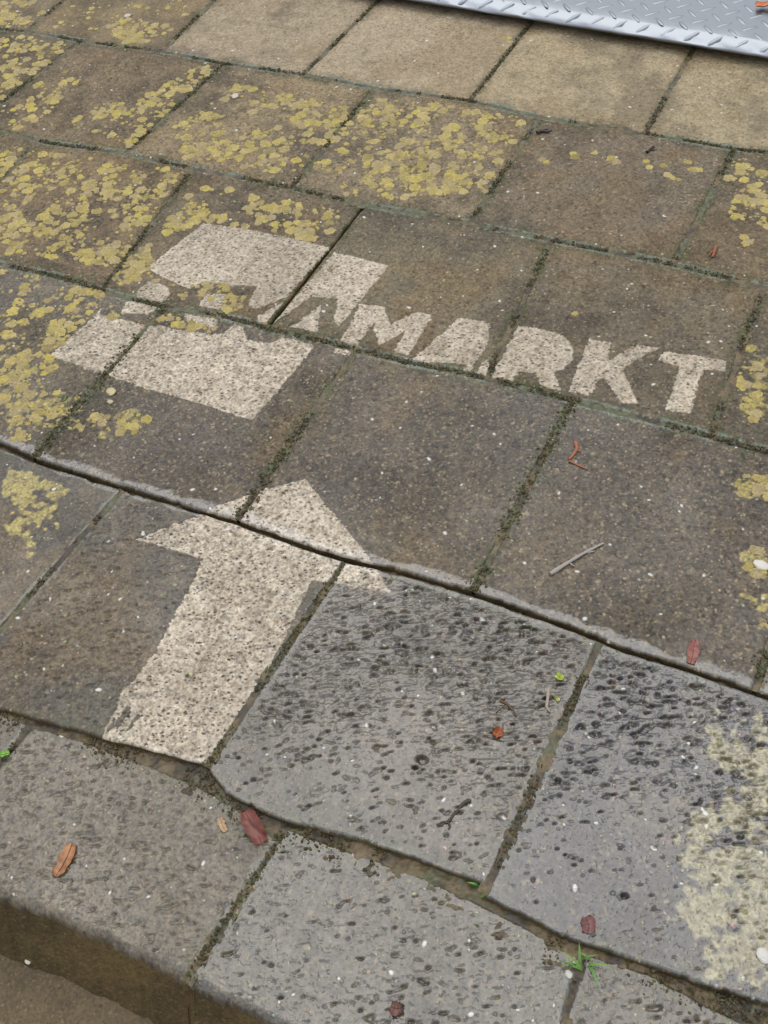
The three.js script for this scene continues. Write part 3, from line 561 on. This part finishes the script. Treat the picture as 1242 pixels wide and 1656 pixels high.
// ---------------------------------------------------------------- litter
const mat = (c, o = {}) => new THREE.MeshPhysicalMaterial({ color: new THREE.Color().setRGB(...c), roughness: 0.45, ior: 1.5, side: THREE.DoubleSide, ...o });
const groundY = (x, z) => { const s = slabAt(x, z); if (s) return surfaceY(x, z, ...s); return -0.003; };
function leaf(name, label, category, pixels, width, c, curl = 0.002, y = 0, seed = 1, ribC) { // a blade that follows traced points, with a midrib
  const pts = pixels.map(([a, b]) => g(a, b, y)), o = pts[0], t = thing(name, label, category, [o[0], 0, o[2]]);
  const cv = new THREE.CatmullRomCurve3(pts.map((p) => new THREE.Vector3(p[0] - o[0], 0, p[2] - o[2]))), n = 18, m = 8, pos = [], colr = [], idx = [];
  for (let s = 0; s < 2; s++) for (let i = 0; i <= n; i++) {
    const u = i / n, p = cv.getPoint(u), d = cv.getTangent(u), w = width * (typeof u === 'number' ? Math.pow(Math.sin(Math.PI * clamp(0.1 + u * 0.8)), 0.4) : 1) * (0.8 + 0.35 * vn(u * 6, seed, 5));
    for (let j = 0; j <= m; j++) {
      const v = j / m * 2 - 1, x = p.x - d.z * v * w, z = p.z + d.x * v * w, gy = y || groundY(x + o[0], z + o[2]);
      pos.push(x, gy + 0.0008 + curl * v * v + curl * 0.6 * Math.sin(u * 5 + seed) ** 2 - s * 0.0004, z);
      const f = 0.6 + 0.8 * vn(u * 9 + seed, v * 3, 8); colr.push(c[0] * f, c[1] * f, c[2] * f);
    }
  }
  const N = (n + 1) * (m + 1);
  for (let i = 0; i < n; i++) for (let j = 0; j < m; j++) { const a = i * (m + 1) + j; idx.push(a, a + 1, a + m + 1, a + m + 1, a + 1, a + m + 2, N + a, N + a + m + 1, N + a + 1, N + a + m + 1, N + a + m + 2, N + a + 1); }
  part('blade', geoOf(pos, idx, { color: colr }), mat([1, 1, 1], { vertexColors: true, roughness: 0.35 }), t);
  const rib = new THREE.CatmullRomCurve3(Array.from({ length: 8 }, (_, i) => { const u = i / 7, p = cv.getPoint(u); const gy = y || groundY(p.x + o[0], p.z + o[2]); return new THREE.Vector3(p.x, gy + 0.0011 + curl * 0.6 * Math.sin(u * 5 + seed) ** 2, p.z); }));
  part('midrib', new THREE.TubeGeometry(rib, 12, Math.min(0.00035, width * 0.07), 5), mat(ribC ?? c.map((q) => q * 0.8)), t);
  return t;
}
function stick(name, label, category, pixels, r0, r1, c, side = [], y) { // a stem, twig or petiole along traced points; side shoots are parts
  const P = pixels.map(([a, b]) => { const p = g(a, b, y ?? 0.002); return new THREE.Vector3(p[0], (y ?? groundY(p[0], p[2])) + r0 * 0.9, p[2]); }), o = P[0].clone();
  const tube = (ps, ra, rb, seed) => { const cv = new THREE.CatmullRomCurve3(ps), ge = new THREE.TubeGeometry(cv, 24, 1, 7), a = ge.attributes.position, cen = new THREE.Vector3(); for (let i = 0; i <= 24; i++) { cv.getPointAt(i / 24, cen); const w = lerp(ra, rb, i / 24) * (0.8 + 0.45 * vn(i * 0.9, seed, 4)); for (let j = 0; j <= 7; j++) { const q = i * 8 + j; a.setXYZ(q, cen.x + (a.getX(q) - cen.x) * w, cen.y + (a.getY(q) - cen.y) * w, cen.z + (a.getZ(q) - cen.z) * w); } } ge.computeVertexNormals(); return ge; };
  const t = thing(name, label, category, [o.x, 0, o.z]); const rel = (v) => new THREE.Vector3(v.x - o.x, v.y, v.z - o.z);
  part('stem', tube(P.map(rel), r0, r1, P.length + r0 * 9000), mat(c), t);
  side.forEach((s, i) => part('side_shoot', tube(s.map(([a, b]) => { const p = g(a, b, y ?? 0.002); return rel(new THREE.Vector3(p[0], (y ?? groundY(p[0], p[2])) + r1, p[2])); }), r1 * 0.9, r1 * 0.5, i + 3), mat(c), t));
  return t;
}
function pebble(label, px, rad, c, group) {
  const p = g(...px), ge = new THREE.IcosahedronGeometry(1, 3), a = ge.attributes.position, id = px[0] * 0.37;
  for (let i = 0; i < a.count; i++) { const x = a.getX(i), y = a.getY(i), z = a.getZ(i), f = 0.75 + 0.5 * fbm(x * 1.3 + id, y * 1.3 + z * 0.9, 7, 3); a.setXYZ(i, x * rad * 1.25 * f, y * rad * 0.4 * f, z * rad * f); }
  ge.computeVertexNormals();
  const m = new THREE.Mesh(ge, mat(c, { roughness: 0.4 })); m.name = numbered('pebble'); m.position.set(p[0], groundY(p[0], p[2]) + rad * 0.16, p[2]); m.rotation.y = px[1];
  tag(m, label, 'pebble', group); scene.add(m); return m;
}
leaf('fallen_leaf', 'narrow orange brown dead leaf lying wet on the kerb stone', 'leaf', [[114, 1362], [108, 1380], [98, 1398], [88, 1414]], 0.0072, col(178, 120, 72), 0.002, 0, 3, col(120, 70, 40));
leaf('fallen_leaf', 'dark red leaf curled in the wide joint above the kerb', 'leaf', [[396, 1312], [406, 1330], [418, 1352], [422, 1362]], 0.009, col(128, 62, 46), 0.003, 0, 5);
leaf('fallen_leaf', 'tiny tan leaf flake on the kerb stone beside the dark red leaf', 'leaf', [[354, 1320], [358, 1332], [364, 1342]], 0.0036, col(196, 162, 118), 0.001, 0, 7);
leaf('fallen_leaf', 'soaked red leaf at the sunken wet joint right of the grey twig', 'leaf', [[1124, 1034], [1122, 1048], [1120, 1060], [1116, 1074]], 0.0058, col(150, 84, 72), 0.001, 0, 9);
leaf('fallen_leaf', 'small crimson leaf on the wet slab just above the grass sprout', 'leaf', [[946, 1486], [952, 1498], [950, 1512]], 0.0062, col(128, 78, 74), 0.002, 0, 11);
leaf('fallen_leaf', 'small rusty orange leaf scrap on the glistening wet slab', 'leaf', [[799, 1180], [806, 1187], [812, 1190]], 0.0046, col(186, 102, 56), 0.002, 0, 13);
leaf('fallen_leaf', 'brown leaf scrap near the front corner of the kerb stone at the wet slab', 'leaf', [[632, 1628], [642, 1632], [650, 1630]], 0.006, col(112, 70, 56), 0.002, Y5 + 0.001, 15);
leaf('fallen_leaf', 'bright orange leaf on the aluminium tread plate', 'leaf', [[1222, 13], [1238, 11], [1258, 14]], 0.009, col(222, 130, 60), 0.004, 0.0322, 17);
leaf('green_leaflet', 'tiny fresh green leaflet beside the mossy cross joint of the wet slab', 'leaf', [[899, 1092], [905, 1096], [911, 1099]], 0.0036, col(176, 196, 60), 0.001, 0, 19, col(140, 160, 40));
leaf('green_leaflet', 'tiny pale green leaflet by the straw coloured stem', 'leaf', [[896, 1130], [901, 1131], [903, 1136]], 0.0022, col(196, 200, 120), 0.001, 0, 21, col(150, 150, 60));
leaf('green_leaflet', 'bright green weed leaf in the joint at the left end of the kerb', 'leaf', [[0, 1222], [8, 1221], [16, 1219]], 0.0036, col(140, 196, 70), 0.002, -0.002, 23, col(100, 150, 40));
stick('twig', 'straight grey twig lying on the dark slab', 'twig', [[890, 928], [915, 912], [940, 897], [976, 877]], 0.0024, 0.0012, col(190, 182, 174), [[[946, 893], [954, 892], [962, 890]], [[922, 908], [924, 912], [930, 914]]]);
stick('leaf_stem', 'curved rust orange leaf stem with a grey end near the mossy joint', 'stem', [[930, 714], [933, 722], [928, 733], [920, 743]], 0.0023, 0.0013, col(190, 120, 86), [[[920, 744], [934, 751], [950, 758]], [[930, 728], [934, 727], [938, 728]]]);
stick('leaf_stem', 'straw coloured straight stem on the wet slab beside the green leaflets', 'stem', [[887, 1113], [886, 1126], [884, 1142]], 0.0018, 0.0015, col(196, 176, 156), [[[884, 1142], [886, 1147], [889, 1151]]]);
stick('twig', 'dark brown twig with a forked end pressed on the wet slab', 'twig', [[762, 1295], [752, 1298], [738, 1312], [726, 1328], [720, 1332]], 0.0016, 0.0013, col(84, 72, 60), [[[722, 1330], [714, 1331], [708, 1336]], [[724, 1330], [728, 1337], [725, 1342]]]);
stick('twig', 'short bent brown twig on the glistening slab above the orange leaf scrap', 'twig', [[808, 1132], [820, 1138], [828, 1146], [836, 1158]], 0.0014, 0.0009, col(110, 88, 60), [[[816, 1140], [808, 1147], [802, 1151]]]);
stick('leaf_stem', 'short rust red stem on the lichen spotted slab', 'stem', [[1158, 398], [1155, 408], [1152, 416]], 0.0026, 0.0014, col(176, 108, 78), [[[1156, 404], [1150, 408], [1147, 413]]]);
stick('twig', 'curled dark scrap of twig at the mossy corner of the lichen covered slab', 'twig', [[868, 215], [876, 212], [886, 213], [892, 211]], 0.0028, 0.0016, col(66, 62, 56), [[[876, 213], [880, 209], [886, 208]]]);
stick('twig', 'short black scrap of twig on the dark slab below the tan slabs', 'twig', [[1046, 246], [1052, 241], [1058, 236]], 0.0022, 0.001, col(60, 54, 46), [[[1052, 241], [1056, 242], [1060, 241]]]);
for (const [px, r, c, l] of [
  [[180, 634], 0.0062, [206, 192, 140], 'large cream pebble below the cleaned block on the lichen slab'], [[178, 650], 0.0036, [200, 188, 150], 'small cream pebble just below the larger one'],
  [[1231, 914], 0.0064, [232, 226, 212], 'big white pebble sitting in yellow lichen on the dark slab'], [[380, 156], 0.0062, [214, 204, 184], 'pale round pebble on the tan lichen slab'],
  [[206, 26], 0.0060, [206, 198, 176], 'pale oval pebble above the yellow lichen cluster'], [[1234, 1548], 0.0055, [226, 222, 212], 'white pebble on the pale stained wet slab'],
  [[932, 1558], 0.0030, [226, 222, 206], 'white pebble in the joint beside the grass sprout'], [[920, 1573], 0.0030, [222, 218, 206], 'white pebble on the kerb edge just below the grass sprout'],
  [[46, 1555], 0.0028, [230, 222, 200], 'white pebble lying in the brown gutter'], [[893, 709], 0.0026, [226, 224, 216], 'tiny white pebble at the mossy joint by the orange stem'],
]) { const p = pebble(l, px, r, col(...c)); if (l.includes('gutter')) { const q = g(...px, -0.09); p.position.set(q[0], -0.088, q[2]); } }
function grass(label, px, n, len, seed) {
  const p = g(...px, -0.006), t = thing('grass_sprout', label, 'grass', [p[0], -0.006, p[2]]), rand = rng(seed);
  for (let i = 0; i < n; i++) {
    const a = rand() * 6.28, L = len * (0.6 + rand() * 0.6), w = 0.0011 + rand() * 0.0006, pos = [], idx = [], m = 6, ox = (rand() - 0.5) * 0.01, oz = (rand() - 0.5) * 0.014;
    for (let j = 0; j <= m; j++) { const u = j / m, ww = w * (1 - u * u), d = L * u * (0.5 + 0.5 * u), y = L * 0.55 * Math.sin(u * 1.9); pos.push(ox + Math.cos(a) * d - Math.sin(a) * ww, y, oz + Math.sin(a) * d + Math.cos(a) * ww, ox + Math.cos(a) * d, y - 0.0004, oz + Math.sin(a) * d, ox + Math.cos(a) * d + Math.sin(a) * ww, y, oz + Math.sin(a) * d - Math.cos(a) * ww); }
    for (let j = 0; j < m; j++) for (const e of [0, 1]) { const q = j * 3 + e; idx.push(q, q + 3, q + 1, q + 1, q + 3, q + 4); }
    part('blade', geoOf(pos, idx), mat(col(lerp(96, 140, rand()), lerp(140, 170, rand()), 72), { roughness: 0.6 }), t);
  }
}
grass('green grass sprout growing in the joint between two kerb stones', [944, 1562], 9, 0.022, 4);
grass('small grass sprout at the foot of the mossy joint by the wet slabs', [776, 1436], 5, 0.012, 6);
grass('few grass blades in the cross joint below the cleaned block', [110, 648], 5, 0.014, 8);

shade(scene);
renderer.render(scene, camera);
